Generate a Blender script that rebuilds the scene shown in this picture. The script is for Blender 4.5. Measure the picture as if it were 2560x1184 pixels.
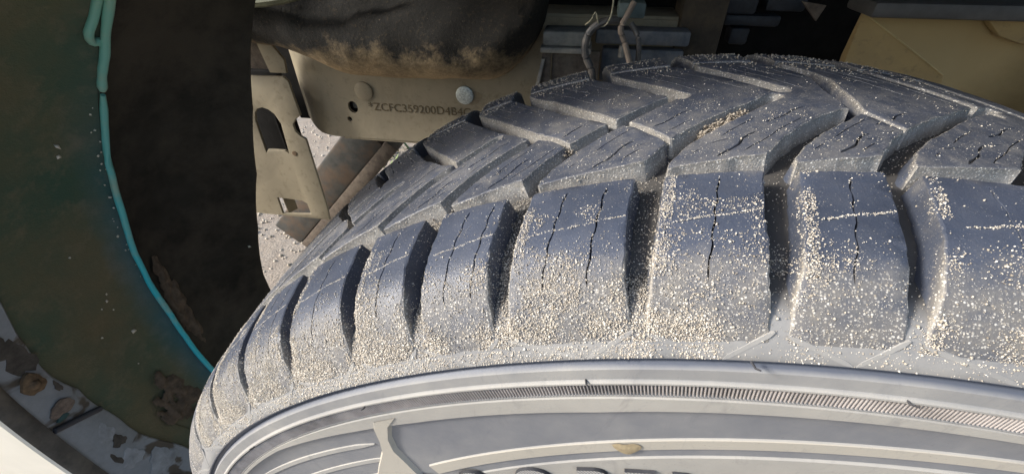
import bpy, bmesh, math, random
import numpy as np
from mathutils import Vector, Matrix, Euler
from mathutils.geometry import delaunay_2d_cdt
R = math.radians
random.seed(7); rng = np.random.default_rng(7)
scene = bpy.context.scene
COL = scene.collection
for o in list(bpy.data.objects): bpy.data.objects.remove(o)

# ------------------------------------------------------------------ camera
cd = bpy.data.cameras.new('camera'); cam = bpy.data.objects.new('camera', cd); COL.objects.link(cam)
yaw, pitch, roll = -.169, -.66, -.005
f_ = Vector((math.sin(yaw)*math.cos(pitch), math.cos(yaw)*math.cos(pitch), math.sin(pitch)))
r_ = f_.cross(Vector((0, 0, 1))).normalized(); u_ = r_.cross(f_)
r2 = math.cos(roll)*r_ + math.sin(roll)*u_; u2 = -math.sin(roll)*r_ + math.cos(roll)*u_
cam.matrix_world = Matrix(((r2.x, u2.x, -f_.x, -.095), (r2.y, u2.y, -f_.y, -.18), (r2.z, u2.z, -f_.z, .414), (0, 0, 0, 1)))
cd.sensor_width = 36; cd.lens = 1052/2560*36; cd.clip_start = .004; cd.clip_end = 500
scene.camera = cam
# ------------------------------------------------------------------ sky, sun, exposure
SUN_AZ, SUN_EL = R(250), R(31)      # compass direction the light comes from (x = sin, y = cos)
w_ = bpy.data.worlds.new('World'); scene.world = w_; w_.use_nodes = True
nt = w_.node_tree; bg = nt.nodes['Background']; sk = nt.nodes.new('ShaderNodeTexSky')
sk.sky_type = 'NISHITA'; sk.sun_disc = False; sk.sun_elevation = SUN_EL; sk.sun_rotation = SUN_AZ
sk.air_density = 1.0; sk.dust_density = 1.6; sk.ozone_density = 1.0
nt.links.new(sk.outputs[0], bg.inputs[0]); bg.inputs[1].default_value = .15
sl = bpy.data.lights.new('sun', 'SUN'); sl.energy = 2.9; sl.angle = R(11); sl.color = (1, .97, .925)
so = bpy.data.objects.new('sun', sl); COL.objects.link(so)
sd = Vector((math.sin(SUN_AZ)*math.cos(SUN_EL), math.cos(SUN_AZ)*math.cos(SUN_EL), math.sin(SUN_EL)))
so.rotation_euler = (-sd).to_track_quat('-Z', 'Y').to_euler()
vs = scene.view_settings; vs.view_transform = 'Standard'; vs.look = 'None'; vs.gamma = 1; vs.use_curve_mapping = False
vs.exposure = .93
scene.render.engine = 'CYCLES'
scene.cycles.max_bounces = 10; scene.cycles.diffuse_bounces = 6

# ------------------------------------------------------------------ helpers
def tag(o, label=None, cat=None, group=None, kind=None):
    if label: o['label'] = label
    if cat: o['category'] = cat
    if group: o['group'] = group
    if kind: o['kind'] = kind
    return o
def empty(name, loc=(0, 0, 0)):
    o = bpy.data.objects.new(name, None); o.empty_display_size = .02; o.location = loc; COL.objects.link(o); return o
def link(name, me, mats, parent=None):
    o = bpy.data.objects.new(name, me); COL.objects.link(o)
    for m in (mats if isinstance(mats, (list, tuple)) else [mats]): me.materials.append(m)
    if parent:
        o.parent = parent
        o.matrix_parent_inverse = Matrix.Translation(-parent.location) if parent.parent is None else Matrix()
    return o
def mesh(name, V, F, mats, parent=None, smooth=35, dust=None):
    me = bpy.data.meshes.new(name); me.from_pydata([tuple(v) for v in V], [], [tuple(f) for f in F]); me.validate(); me.update()
    if smooth is not None:
        me.polygons.foreach_set('use_smooth', [True]*len(me.polygons)); me.set_sharp_from_angle(angle=R(smooth))
    if dust is not None:
        a = me.attributes.new('dust', 'FLOAT', 'POINT'); a.data.foreach_set('value', np.asarray(dust, dtype=np.float32))
    return link(name, me, mats, parent)
def from_bm(name, bm, mats, parent=None, smooth=35):
    bmesh.ops.recalc_face_normals(bm, faces=bm.faces)
    me = bpy.data.meshes.new(name); bm.to_mesh(me); bm.free()
    if smooth is not None:
        me.polygons.foreach_set('use_smooth', [True]*len(me.polygons)); me.set_sharp_from_angle(angle=R(smooth))
    return link(name, me, mats, parent)
def bevel(bm, w, seg=2, ang=30):
    es = [e for e in bm.edges if len(e.link_faces) == 2 and e.calc_face_angle(0) > R(ang)]
    bmesh.ops.bevel(bm, geom=es, offset=w, segments=seg, affect='EDGES', profile=.5, clamp_overlap=True)
def box_bm(lo, hi, bv=0, seg=2, mat=None):
    bm = bmesh.new(); bmesh.ops.create_cube(bm, size=1)
    for v in bm.verts:
        v.co = Vector([lo[i] + (v.co[i]+.5)*(hi[i]-lo[i]) for i in range(3)])
    if bv: bevel(bm, bv, seg)
    if mat is not None: bmesh.ops.transform(bm, matrix=mat, verts=bm.verts)
    return bm
def prism_bm(poly, y0, y1, bv=0, holes=()):
    """outline in the x-z plane (with holes), given thickness along y"""
    pts, edges, n = [], [], 0
    for lp in [poly]+list(holes):
        k = len(lp)
        pts += [Vector(p) for p in lp]; edges += [(n+i, n+(i+1) % k) for i in range(k)]; n += k
    V, _, F, *_ = delaunay_2d_cdt(pts, edges, [], 0, 1e-7)
    def inside(p, lp):
        c = False
        for i in range(len(lp)):
            a, b = lp[i], lp[i-1]
            if (a[1] > p[1]) != (b[1] > p[1]) and p[0] < (b[0]-a[0])*(p[1]-a[1])/(b[1]-a[1])+a[0]: c = not c
        return c
    bm = bmesh.new(); A = [bm.verts.new((v.x, y0, v.y)) for v in V]
    fs = []
    for f in F:
        c = sum((V[i] for i in f), Vector((0, 0)))/len(f)
        if inside(c, poly) and not any(inside(c, h) for h in holes): fs.append(bm.faces.new([A[i] for i in f]))
    for v in list(bm.verts):
        if not v.link_faces: bm.verts.remove(v)
    ret = bmesh.ops.extrude_face_region(bm, geom=fs)
    for e in ret['geom']:
        if isinstance(e, bmesh.types.BMVert): e.co.y = y1
    bmesh.ops.recalc_face_normals(bm, faces=bm.faces)
    if bv: bevel(bm, bv, 2, 40)
    return bm
def tube_bm(pts, r, seg=10, caps=True):
    bm = bmesh.new(); P = [Vector(p) for p in pts]; rings = []
    rs = r if isinstance(r, (list, tuple)) else [r]*len(P)
    up = Vector((0, 0, 1))
    for i, p in enumerate(P):
        t = (P[min(i+1, len(P)-1)]-P[max(i-1, 0)]).normalized()
        a = t.cross(up if abs(t.z) < .9 else Vector((0, 1, 0))).normalized(); b = t.cross(a)
        rings.append([bm.verts.new(p + rs[i]*(math.cos(2*math.pi*k/seg)*a + math.sin(2*math.pi*k/seg)*b)) for k in range(seg)])
    for A, B in zip(rings, rings[1:]):
        for k in range(seg): bm.faces.new((A[k], A[(k+1) % seg], B[(k+1) % seg], B[k]))
    if caps: bm.faces.new(rings[0]); bm.faces.new(rings[-1][::-1])
    return bm
def spline(pts, n=8):
    P = [Vector(p) for p in pts]; out = []
    for i in range(len(P)-1):
        p0, p1, p2, p3 = P[max(i-1, 0)], P[i], P[i+1], P[min(i+2, len(P)-1)]
        for k in range(n):
            t = k/n
            out.append(.5*((2*p1)+(p2-p0)*t+(2*p0-5*p1+4*p2-p3)*t*t+(3*p1-p0-3*p2+p3)*t**3))
    return out+[P[-1]]
_perm = rng.random((64, 64, 64))
def vnoise(p):
    p = np.asarray(p, float); i = np.floor(p).astype(int); f = p-i; f = f*f*(3-2*f); i %= 64; j = (i+1) % 64
    def g(a, b, c): return _perm[a, b, c]
    x0, y0, z0 = i.T; x1, y1, z1 = j.T; fx, fy, fz = f.T
    return ((g(x0,y0,z0)*(1-fx)+g(x1,y0,z0)*fx)*(1-fy)+(g(x0,y1,z0)*(1-fx)+g(x1,y1,z0)*fx)*fy)*(1-fz) + \
           ((g(x0,y0,z1)*(1-fx)+g(x1,y0,z1)*fx)*(1-fy)+(g(x0,y1,z1)*(1-fx)+g(x1,y1,z1)*fx)*fy)*fz
def sstep(x, a, b):
    t = np.clip((x-a)/(b-a), 0, 1); return t*t*(3-2*t)

# ------------------------------------------------------------------ materials
class NT:
    def __init__(s, name):
        s.m = bpy.data.materials.new(name); s.m.use_nodes = True; s.t = s.m.node_tree; s.b = s.t.nodes['Principled BSDF']
        s.co = s.n('ShaderNodeTexCoord').outputs['Object']
    def n(s, typ, **k):
        x = s.t.nodes.new(typ)
        for a, b in k.items(): setattr(x, a, b)
        return x
    def l(s, a, b): s.t.links.new(a, b)
    def noise(s, scale, detail=5, rough=.6, dist=0, co=None):
        x = s.n('ShaderNodeTexNoise'); x.inputs['Scale'].default_value = scale; x.inputs['Detail'].default_value = detail
        x.inputs['Roughness'].default_value = rough; x.inputs['Distortion'].default_value = dist
        s.l(co or s.co, x.inputs['Vector']); return x.outputs['Fac']
    def ramp(s, fac, stops):
        x = s.n('ShaderNodeValToRGB'); e = x.color_ramp.elements
        while len(e) < len(stops): e.new(.5)
        for q, (p, c) in zip(e, stops):
            q.position = p; q.color = (c, c, c, 1) if not isinstance(c, (tuple, list)) else (*c, 1)
        s.l(fac, x.inputs[0]); return x.outputs[0]
    def mix(s, fac, a, b):
        x = s.n('ShaderNodeMix', data_type='RGBA')
        for v, i in ((fac, 0), (a, 6), (b, 7)):
            if isinstance(v, (int, float)): x.inputs[i].default_value = v
            elif isinstance(v, tuple): x.inputs[i].default_value = (*v, 1)
            else: s.l(v, x.inputs[i])
        return x.outputs[2]
    def math(s, op, a, b=0., clamp=False):
        x = s.n('ShaderNodeMath', operation=op); x.use_clamp = clamp
        for v, i in ((a, 0), (b, 1)):
            if isinstance(v, (int, float)): x.inputs[i].default_value = v
            else: s.l(v, x.inputs[i])
        return x.outputs[0]
    def attr(s, name):
        return s.n('ShaderNodeAttribute', attribute_name=name).outputs['Fac']
    def set(s, color=None, rough=None, metal=0, spec=.5, bump=None, bstr=.3, bdist=.001):
        if color is not None:
            if isinstance(color, tuple): s.b.inputs['Base Color'].default_value = (*color, 1)
            else: s.l(color, s.b.inputs['Base Color'])
        if rough is not None:
            if isinstance(rough, (int, float)): s.b.inputs['Roughness'].default_value = rough
            else: s.l(rough, s.b.inputs['Roughness'])
        s.b.inputs['Metallic'].default_value = metal; s.b.inputs['Specular IOR Level'].default_value = spec
        if bump is not None:
            x = s.n('ShaderNodeBump'); x.inputs['Strength'].default_value = bstr; x.inputs['Distance'].default_value = bdist
            s.l(bump, x.inputs['Height']); s.l(x.outputs[0], s.b.inputs['Normal'])
        return s.m

def rubber_mat(name, dust_col=(.36, .335, .295), base=(.043, .053, .078), lo=.30, hi=.62):
    t = NT(name)
    d = t.attr('dust'); n1 = t.noise(160, 6, .65); n2 = t.noise(28, 4, .6); n3 = t.noise(1400, 3, .7)
    k = t.math('ADD', d, t.math('MULTIPLY', t.math('SUBTRACT', n1, .5), .55))
    k = t.math('ADD', k, t.math('MULTIPLY', t.math('SUBTRACT', n2, .5), .5))
    fac = t.ramp(k, [(lo-.25, .04), (lo, .14), (hi, .92)])
    c0 = t.mix(t.ramp(n2, [(.35, 0.), (.65, 1.)]), base, tuple(c*1.45 for c in base))
    spk = t.ramp(n3, [(.68, 0.), (.76, .5)])
    c1 = t.mix(spk, c0, (.36, .34, .31)); n4 = t.noise(2100, 2, .6)
    hd = t.ramp(d, [(.55, 0.), (.80, 1.)])
    dc = t.mix(hd, t.mix(n1, (.135, .123, .108), (.235, .215, .185)), t.mix(n1, tuple(c*.8 for c in dust_col), tuple(min(1, c*1.22) for c in dust_col)))
    col = t.mix(fac, c1, dc)
    col = t.mix(t.ramp(t.math('ADD', n4, t.math('MULTIPLY', d, .16)), [(.70, 0.), (.77, .85)]), col, (.62, .57, .49))
    vo = t.n('ShaderNodeTexVoronoi'); vo.inputs['Scale'].default_value = 1150; t.l(t.co, vo.inputs['Vector'])
    sv = t.n('ShaderNodeSeparateColor'); t.l(vo.outputs['Color'], sv.inputs[0])
    gm = t.math('MULTIPLY', t.ramp(vo.outputs['Distance'], [(.26, 1.), (.40, 0.)]), t.ramp(t.math('ADD', sv.outputs[0], t.math('MULTIPLY', t.math('SUBTRACT', n2, .5), .8)), [(.30, 0.), (.45, 1.)]))
    gm = t.math('MULTIPLY', gm, t.ramp(t.math('ADD', d, t.math('MULTIPLY', t.math('SUBTRACT', n1, .5), .3)), [(.43, 0.), (.54, 1.)]))
    col = t.mix(gm, col, t.mix(sv.outputs[1], (.34, .29, .22), (.74, .70, .62)))
    rg = t.ramp(fac, [(0., .33), (.25, .46), (1., .92)])
    bh = t.math('ADD', t.math('ADD', t.math('MULTIPLY', n1, .6), t.math('MULTIPLY', n3, .5)), t.math('MULTIPLY', gm, .5))
    return t.set(col, rg, 0, .5, bh, .35, .0009)
M_TREAD = rubber_mat('tread_rubber')

def side_mat(name):
    t = NT(name); d = t.attr('dust')
    n1 = t.noise(120, 6, .65); n2 = t.noise(18, 5, .6); n3 = t.noise(900, 4, .7)
    k = t.math('ADD', d, t.math('MULTIPLY', t.math('SUBTRACT', n1, .5), .25))
    k = t.math('ADD', k, t.math('MULTIPLY', t.math('SUBTRACT', n2, .5), .35))
    fac = t.ramp(k, [(.10, .0), (.85, 1.)])
    dc = t.mix(t.ramp(n2, [(.3, 0.), (.7, 1.)]), (.255, .245, .228), (.41, .385, .34))
    dc = t.mix(t.ramp(d, [(.93, 0.), (1., 1.)]), dc, t.mix(n2, (.34, .31, .255), (.44, .40, .335)))
    st = t.n('ShaderNodeMapping'); st.inputs['Scale'].default_value = (1, .15, .35); t.l(t.co, st.inputs[0]); sc = t.noise(70, 5, .7, 1.5, st.outputs[0])
    dc = t.mix(t.ramp(sc, [(.56, 0.), (.70, .45)]), dc, (.20, .19, .18))
    col = t.mix(fac, (.105, .115, .14), dc)
    col = t.mix(t.attr('soil'), col, t.mix(n1, (.050, .047, .044), (.105, .097, .088)))
    pits = t.ramp(n3, [(.30, .6), (.36, 0.)])
    col = t.mix(t.math('MULTIPLY', pits, .5), col, (.10, .10, .11))
    return t.set(col, t.ramp(fac, [(0., .5), (1., .9)]), 0, .45, t.math('ADD', n1, t.math('MULTIPLY', n3, .4)), .22, .0006)
M_SIDE = side_mat('sidewall_rubber')

def plain(name, col, rough=.7, metal=0, var=.35, scale=60, spec=.5, dust=None, damt=.5, bump=.25, bscale=300):
    t = NT(name); n = t.noise(scale, 6, .65); n2 = t.noise(bscale, 4, .7)
    c = t.mix(t.ramp(n, [(.3, 0.), (.7, 1.)]), tuple(x*(1-var) for x in col), tuple(min(1, x*(1+var)) for x in col))
    if dust:
        c = t.mix(t.math('MULTIPLY', t.ramp(t.noise(scale*.45, 6, .7), [(.42, 0.), (.62, 1.)]), damt), c, dust)
    return t.set(c, rough, metal, spec, n2, bump, .0012)
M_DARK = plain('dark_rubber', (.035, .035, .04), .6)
M_RIB = plain('dusty_ribs', (.36, .325, .30), .85)
M_GROOVE = plain('packed_dirt', (.082, .078, .074), .95, var=.4, scale=90)

def grain_mat():
    t = NT('sand_grain'); a = t.attr('tone')
    c = t.ramp(a, [(0., (.15, .12, .09)), (.22, (.42, .36, .28)), (.6, (.58, .51, .41)), (1., (.80, .75, .66))])
    return t.set(c, .75, 0, .5)
M_SAND = grain_mat()
M_MUD = plain('dried_mud', (.30, .235, .14), .95, var=.3, scale=300)
M_CLOD = plain('dirt_clod', (.20, .16, .11), .95, var=.5, scale=500)

def beige_mat(name, col=(.245, .208, .142)):
    t = NT(name); n = t.noise(14, 6, .65); n2 = t.noise(90, 6, .7); n3 = t.noise(500, 4, .7)
    c = t.mix(n, tuple(x*.72 for x in col), tuple(x*1.22 for x in col))
    c = t.mix(t.ramp(n2, [(.54, 0.), (.74, .6)]), c, (.11, .085, .05)); c = t.mix(t.ramp(t.noise(6, 5, .7, 1.), [(.5, 0.), (.72, .5)]), c, (.12, .10, .07))
    c = t.mix(t.ramp(n3, [(.68, 0.), (.78, .5)]), c, (.42, .38, .28))
    return t.set(c, .72, 0, .35, n3, .2, .0008)
M_BEIGE = beige_mat('beige_chassis_paint')
M_TAN = beige_mat('tan_panel_paint', (.31, .225, .10))
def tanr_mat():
    t = NT('shaded_tan_paint'); n = t.noise(9, 6, .65); n2 = t.noise(70, 6, .7); sx = t.n('ShaderNodeSeparateXYZ'); t.l(t.co, sx.inputs[0])
    k = t.math('ADD', t.math('MULTIPLY', t.math('SUBTRACT', t.math('SUBTRACT', sx.outputs[0], t.math('MULTIPLY', sx.outputs[2], .6)), .185), 11.), t.math('MULTIPLY', t.math('SUBTRACT', n, .5), 1.2))  # shading that deepens towards lower right, put into the paint colour
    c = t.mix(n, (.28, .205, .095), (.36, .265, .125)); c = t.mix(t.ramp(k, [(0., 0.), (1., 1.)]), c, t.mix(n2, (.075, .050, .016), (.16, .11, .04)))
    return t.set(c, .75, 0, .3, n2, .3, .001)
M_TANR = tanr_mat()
M_TAN2 = beige_mat('tan_brown_paint', (.20, .14, .055))
M_BLACKPL = plain('black_plastic', (.019, .0175, .0135), .8, var=.5, scale=25, dust=(.085, .070, .050), damt=.4, spec=.25)
M_VOID = plain('void_black', (.010, .0095, .009), .9, var=.4, spec=.15)  # near black standing in for unlit hollows, also on the underbody
M_TANK = None
def tank_mat():
    t = NT('dusty_tank'); g = t.n('ShaderNodeNewGeometry')
    sx = t.n('ShaderNodeSeparateXYZ'); t.l(t.co, sx.inputs[0])
    n = t.noise(22, 7, .72); n2 = t.noise(220, 5, .75); n3 = t.noise(600, 3, .7)
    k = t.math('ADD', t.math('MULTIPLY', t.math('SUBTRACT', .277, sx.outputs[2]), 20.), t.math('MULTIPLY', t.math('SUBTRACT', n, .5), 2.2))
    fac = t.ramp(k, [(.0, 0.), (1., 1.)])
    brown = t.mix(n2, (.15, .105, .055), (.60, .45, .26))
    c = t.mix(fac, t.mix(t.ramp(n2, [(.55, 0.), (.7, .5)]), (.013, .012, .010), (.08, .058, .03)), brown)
    c = t.mix(t.ramp(n3, [(.68, 0.), (.76, .8)]), c, (.34, .27, .18))
    return t.set(c, .92, 0, .25, t.math('ADD', n2, n), .7, .003)
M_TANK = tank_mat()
def strip_mat():
    t = NT('olive_arch_paint'); n = t.noise(7, 6, .65); n2 = t.noise(40, 7, .75); n3 = t.noise(420, 4, .7)
    c = t.mix(t.ramp(n, [(.35, 0.), (.68, 1.)]), (.040, .082, .055), (.125, .104, .058))
    c = t.mix(t.ramp(n2, [(.5, 0.), (.72, .75)]), c, (.165, .136, .088))
    c = t.mix(t.ramp(n3, [(.70, 0.), (.80, .6)]), c, (.20, .16, .11))
    sx = t.n('ShaderNodeSeparateXYZ'); t.l(t.co, sx.inputs[0])
    ov = t.math('MULTIPLY', t.ramp(t.math('ADD', sx.outputs[1], t.math('MULTIPLY', t.math('SUBTRACT', n2, .5), .02)), [(.055, 0.), (.080, .9)]), t.ramp(sx.outputs[2], [(.16, 1.), (.32, .15)]))
    c = t.mix(t.math('MULTIPLY', ov, .55), c, (.010, .13, .20))
    return t.set(c, .8, 0, .3, t.math('ADD', n2, t.math('MULTIPLY', n3, .4)), .5, .003)
M_STRIP = strip_mat()
def teal_mat():
    t = NT('teal_paint'); n = t.noise(45, 5, .6); n2 = t.noise(300, 4, .7)
    sx = t.n('ShaderNodeSeparateXYZ'); t.l(t.co, sx.inputs[0])
    up = t.ramp(sx.outputs[2], [(.10, 0.), (.38, 1.)])
    c = t.mix(up, (.015, .42, .50), (.16, .36, .27))
    c = t.mix(t.ramp(n, [(.5, 0.), (.75, .6)]), c, (.30, .34, .24))
    return t.set(c, .45, 0, .5, n2, .25, .001)
M_TEAL = teal_mat()
def flange_mat():
    t = NT('chipped_flange_paint'); n = t.noise(28, 3, .5, .6); n2 = t.noise(130, 6, .7); n3 = t.noise(8, 4, .6)
    base = t.mix(n2, (.14, .155, .17), (.26, .285, .31))
    dirt = t.mix(n2, (.035, .03, .026), (.10, .085, .065))
    c = t.mix(t.ramp(n, [(.55, 0.), (.60, 1.)]), base, dirt)
    c = t.mix(t.ramp(n2, [(.66, 0.), (.78, .7)]), c, (.20, .13, .07))
    return t.set(c, .62, 0, .5, t.math('ADD', n, t.math('MULTIPLY', n2, .4)), .5, .002)
M_FLANGE = flange_mat()
M_TEALD = plain('dark_teal_shade', (.02, .06, .06), .7)
M_LIP = plain('sealed_lip', (.060, .055, .048), .8, var=.4, scale=60, dust=(.15, .13, .10), damt=.5)
M_BODY = plain('cream_body_paint', (.74, .70, .60), .35, var=.05, scale=20, bump=.03)
M_RUST = plain('rust', (.105, .068, .036), .9, var=.5, scale=200)
M_ZINC = plain('zinc_plating', (.42, .46, .45), .45, .6, var=.45, scale=350, bump=.5)
M_GREY = plain('grey_bar_paint', (.19, .185, .17), .7, var=.3, scale=90, dust=(.36, .33, .27), damt=.6)
M_BLUEGREY = plain('blue_grey_metal', (.065, .075, .09), .6, var=.35, scale=70, dust=(.2, .19, .18), damt=.5)
M_BROWN = plain('brown_dusty_steel', (.095, .072, .055), .85, var=.4, scale=120, dust=(.2, .165, .125), damt=.5)
M_BEAM = plain('dark_beam_paint', (.055, .055, .05), .6, var=.4, scale=50, dust=(.12, .075, .045), damt=.7)
M_HOSE = plain('black_hose', (.025, .026, .028), .5, var=.3, scale=100, dust=(.16, .14, .12), damt=.55)
M_FLAKE = plain('paint_flake', (.62, .58, .44), .6, var=.2, scale=400)
M_VIN = plain('stamped_serial', (.085, .062, .030), .8, var=.5, scale=500)
M_STEEL = plain('steel_rim_paint', (.35, .36, .37), .5, .2)
def ground_mat():
    t = NT('dusty_ground'); n = t.noise(3, 6, .7); n2 = t.noise(22, 7, .75); n3 = t.noise(160, 5, .7)
    c = t.mix(n2, (.25, .20, .155), (.50, .42, .335))
    c = t.mix(t.ramp(n3, [(.60, 0.), (.72, .7)]), c, (.20, .16, .13))
    c = t.mix(t.ramp(n, [(.45, 0.), (.65, .35)]), c, (.55, .50, .43))
    return t.set(c, .95, 0, .2, t.math('ADD', n2, t.math('MULTIPLY', n3, .5)), .9, .012)
M_GROUND = ground_mat()
M_STONE = plain('pebble', (.42, .37, .32), .9, var=.3, scale=80)
M_GRASS = plain('weed_leaf', (.13, .17, .06), .7, var=.3, scale=60)

# ------------------------------------------------------------------ ground
GZ = -.352
bm = bmesh.new(); bmesh.ops.create_grid(bm, x_segments=150, y_segments=150, size=2.2)
co = np.array([v.co[:] for v in bm.verts]); hz = vnoise(co*4+20)*.02+vnoise(co*14+9)*.008-.018
for v, h in zip(bm.verts, hz):
    e = max(abs(v.co.x), abs(v.co.y)); v.co = Vector((v.co.x, v.co.y, GZ + h*max(0, 1-e/2.0)))
outer = []
for e in [e for e in bm.edges if len(e.link_faces) == 1]: outer.append(e)
ret = bmesh.ops.extrude_edge_only(bm, edges=outer)
for v in [g for g in ret['geom'] if isinstance(g, bmesh.types.BMVert)]:
    v.co = Vector((v.co.x*70, v.co.y*70, GZ-.0))
g = from_bm('ground', bm, M_GROUND, None, 80); tag(g, 'pale dusty ground seen through the gap beside the chassis', 'ground', kind='structure')

def grains(name, pts, normals, sizes, tones, mat, flat=.75):
    n = len(pts)
    base = np.array([(1, 0, 0), (-1, 0, 0), (0, 1, 0), (0, -1, 0), (0, 0, 1), (0, 0, -1)], float)
    tris = np.array([(0, 2, 4), (2, 1, 4), (1, 3, 4), (3, 0, 4), (2, 0, 5), (1, 2, 5), (3, 1, 5), (0, 3, 5)])
    q = rng.normal(size=(n, 4)); q /= np.linalg.norm(q, axis=1)[:, None]
    a, b, c, d = q.T
    Rm = np.stack([np.stack([1-2*(c*c+d*d), 2*(b*c-a*d), 2*(b*d+a*c)], -1), np.stack([2*(b*c+a*d), 1-2*(b*b+d*d), 2*(c*d-a*b)], -1), np.stack([2*(b*d-a*c), 2*(c*d+a*b), 1-2*(b*b+c*c)], -1)], 1)
    shp = base[None]*(1+rng.uniform(-.35, .35, (n, 6, 1)))*rng.uniform(.7, 1.2, (n, 1, 3))
    V = np.einsum('nij,nkj->nki', Rm, shp)*sizes[:, None, None] + (pts+normals*(sizes*.45)[:, None])[:, None]
    F = (tris[None]+6*np.arange(n)[:, None, None]).reshape(-1, 3)
    me = bpy.data.meshes.new(name); me.vertices.add(6*n); me.vertices.foreach_set('co', V.reshape(-1).astype(np.float32))
    me.loops.add(F.size); me.loops.foreach_set('vertex_index', F.reshape(-1).astype(np.int32))
    me.polygons.add(len(F)); me.polygons.foreach_set('loop_start', np.arange(0, F.size, 3, dtype=np.int32)); 
    me.update(calc_edges=True); me.validate()
    at = me.attributes.new('tone', 'FLOAT', 'POINT'); at.data.foreach_set('value', np.repeat(tones, 6).astype(np.float32))
    return link(name, me, mat)

# pebbles on the visible patch of ground
n = 2600; P = np.stack([rng.uniform(-1.6, -.3, n), rng.uniform(.1, 1.7, n), np.full(n, GZ)-.004], 1)
o = grains('pebbles', P, np.tile([0, 0, 1.], (n, 1)), rng.uniform(.002, .007, n)**1.0, rng.uniform(.1, .6, n), M_SAND)
tag(o, 'loose pebbles strewn on the dusty ground under the van', 'pebbles', kind='stuff')

# ------------------------------------------------------------------ wheel : tyre profile
PW = np.array([0, 25, 50, 65, 75, 82, 88, 93, 97, 101.2, 103, 104.3, 105.0])      # half width, mm
PR = np.array([356.5, 356.1, 355, 353.8, 352.5, 351, 348.8, 345.8, 342, 336, 332, 328, 325.5])
from numpy import interp
_ds = np.hypot(np.diff(PW), np.diff(PR)); PS = np.concatenate([[0], np.cumsum(_ds)])
def s_of_w(w): w = np.asarray(w, float); return np.sign(w)*interp(np.abs(w), PW, PS)
_fs = np.linspace(0, PS[-1], 800); _k = np.ones(25)/25
def _sm(y):
    yy = np.concatenate([np.full(12, y[0]), y, y[-1]+(y[-1]-y[-2])*np.arange(1, 13)]); return np.convolve(yy, _k, 'valid')
_fw = _sm(interp(_fs, PS, PW)); _fr = _sm(interp(_fs, PS, PR)); _fw[0] = 0
def surf(u, s, h):
    """tread coordinates (mm along the running surface, mm across, mm above it) -> world"""
    u, s, h = (np.asarray(a, float) for a in (u, s, h)); a = np.abs(s); sg = np.where(s < 0, -1., 1.)
    w = interp(a, _fs, _fw); r = interp(a, _fs, _fr)
    dw = interp(a+.5, _fs, _fw)-interp(a-.5, _fs, _fw); dr = interp(a+.5, _fs, _fr)-interp(a-.5, _fs, _fr)
    L = np.hypot(dw, dr)+1e-9; nr = dw/L; nw = -dr/L
    nr = np.where(a < .6, 1., nr); nw = np.where(a < .6, 0., nw)
    rr = (r+h*nr)/1000; ww = sg*(w+h*nw)/1000; th = u/355
    pos = np.stack([rr*np.sin(th), -ww, rr*np.cos(th)], -1)
    nor = np.stack([nr*np.sin(th), -sg*nw, nr*np.cos(th)], -1)
    return pos, nor

NSEC = 6; LP = 2*math.pi*355/NSEC
NAc = [-1, -33, -70, -113, -148, -181, -221, -259, -297, -335]
NAd = [-11, -10, -9, -7, -3, 1, 4, 4, 2, -4]
NAe = [-15, 14, 0, -6, 14, 3, 14, 0, -8, 14]
NAw = [57, 50, 45, 38, 30, 20, 8, 0, -8, -15]; NAu = [-2, 0, 3.5, 8.5, 16, 27, 41, 50, 60, 70]
FAc = [33, -6, -45, -86, -131, -163, -205, -240, -277, -312]
FAe = [-7, 31, -8, -5, 37, 30, 15, -6, 34, -5]
FAw = [-57, -50, -36, -25, -7, 12, 20, 31, 37]; FAu = [-2, 0, 8.5, 17, 30, 47, 57, 65, 68]
FAu1 = [-2, 0, 9, 12, 10.5, 10, 14, 20, 23]
segs = []                                                             # u0 w0 r0 u1 w1 r1
def pl(pts):
    for a, b in zip(pts, pts[1:]): segs.append((*a, *b))
UMIN, UMAX = -335-150, 60+150
for per in (-1, 0, 1):
    D = per*LP
    for k in range(10):
        c = NAc[k]+D; nxt = (NAc[k-1] if k else NAc[9]+LP)+D
        pl([(c+NAd[k]*1.12, 104, 1.6), (c+NAd[k], 96, 3.4), (c+NAd[k]*.6-1, 80, 4.4), (c-2, 58, 4.6), (c, 51, 4.0)])
        ws = [w for w in NAw[1:] if w > NAe[k]]+[NAe[k]]
        pl([(c+np.interp(-w, [-x for x in NAw], NAu), w, 3.6 if w > 16 else 2.7) for w in ws])
        f = FAc[k]+D; fn = (FAc[k-1] if k else FAc[9]+LP)+D; fu = FAu1 if k == 1 else FAu
        pl([(f-9, -104, 1.6), (f-6, -90, 5.0), (f-2, -57, 5.6), (f, -50, 4.4)])
        ws = [w for w in FAw[1:] if w < FAe[k]]+[FAe[k]]
        pl([(f+np.interp(w, FAw, fu), w, 3.7 if w < 5 else (2.2 if w < 14 else 1.15)) for w in ws])
        pl([(c+3, 55.6, 2.0), (nxt-4, 52.4, 4.7)])
        pl([(f+3, -55.4, 1.4), (fn-4, -53.2, 2.8)])
segs = [q for q in segs if max(q[0], q[3]) > UMIN-20 and min(q[0], q[3]) < UMAX+20]
H_ = .6
SEND = float(s_of_w(103.6))
gu = np.arange(UMIN, UMAX, H_); gs = np.arange(-SEND-1.8, SEND+1.8, H_)
GU, GS = np.meshgrid(gu, gs, indexing='ij')
SD = np.full(GU.shape, 30.)
wob = (vnoise(np.stack([GU.ravel()*.16, GS.ravel()*.16, np.zeros(GU.size)], 1))-.5).reshape(GU.shape)*.9
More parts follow.
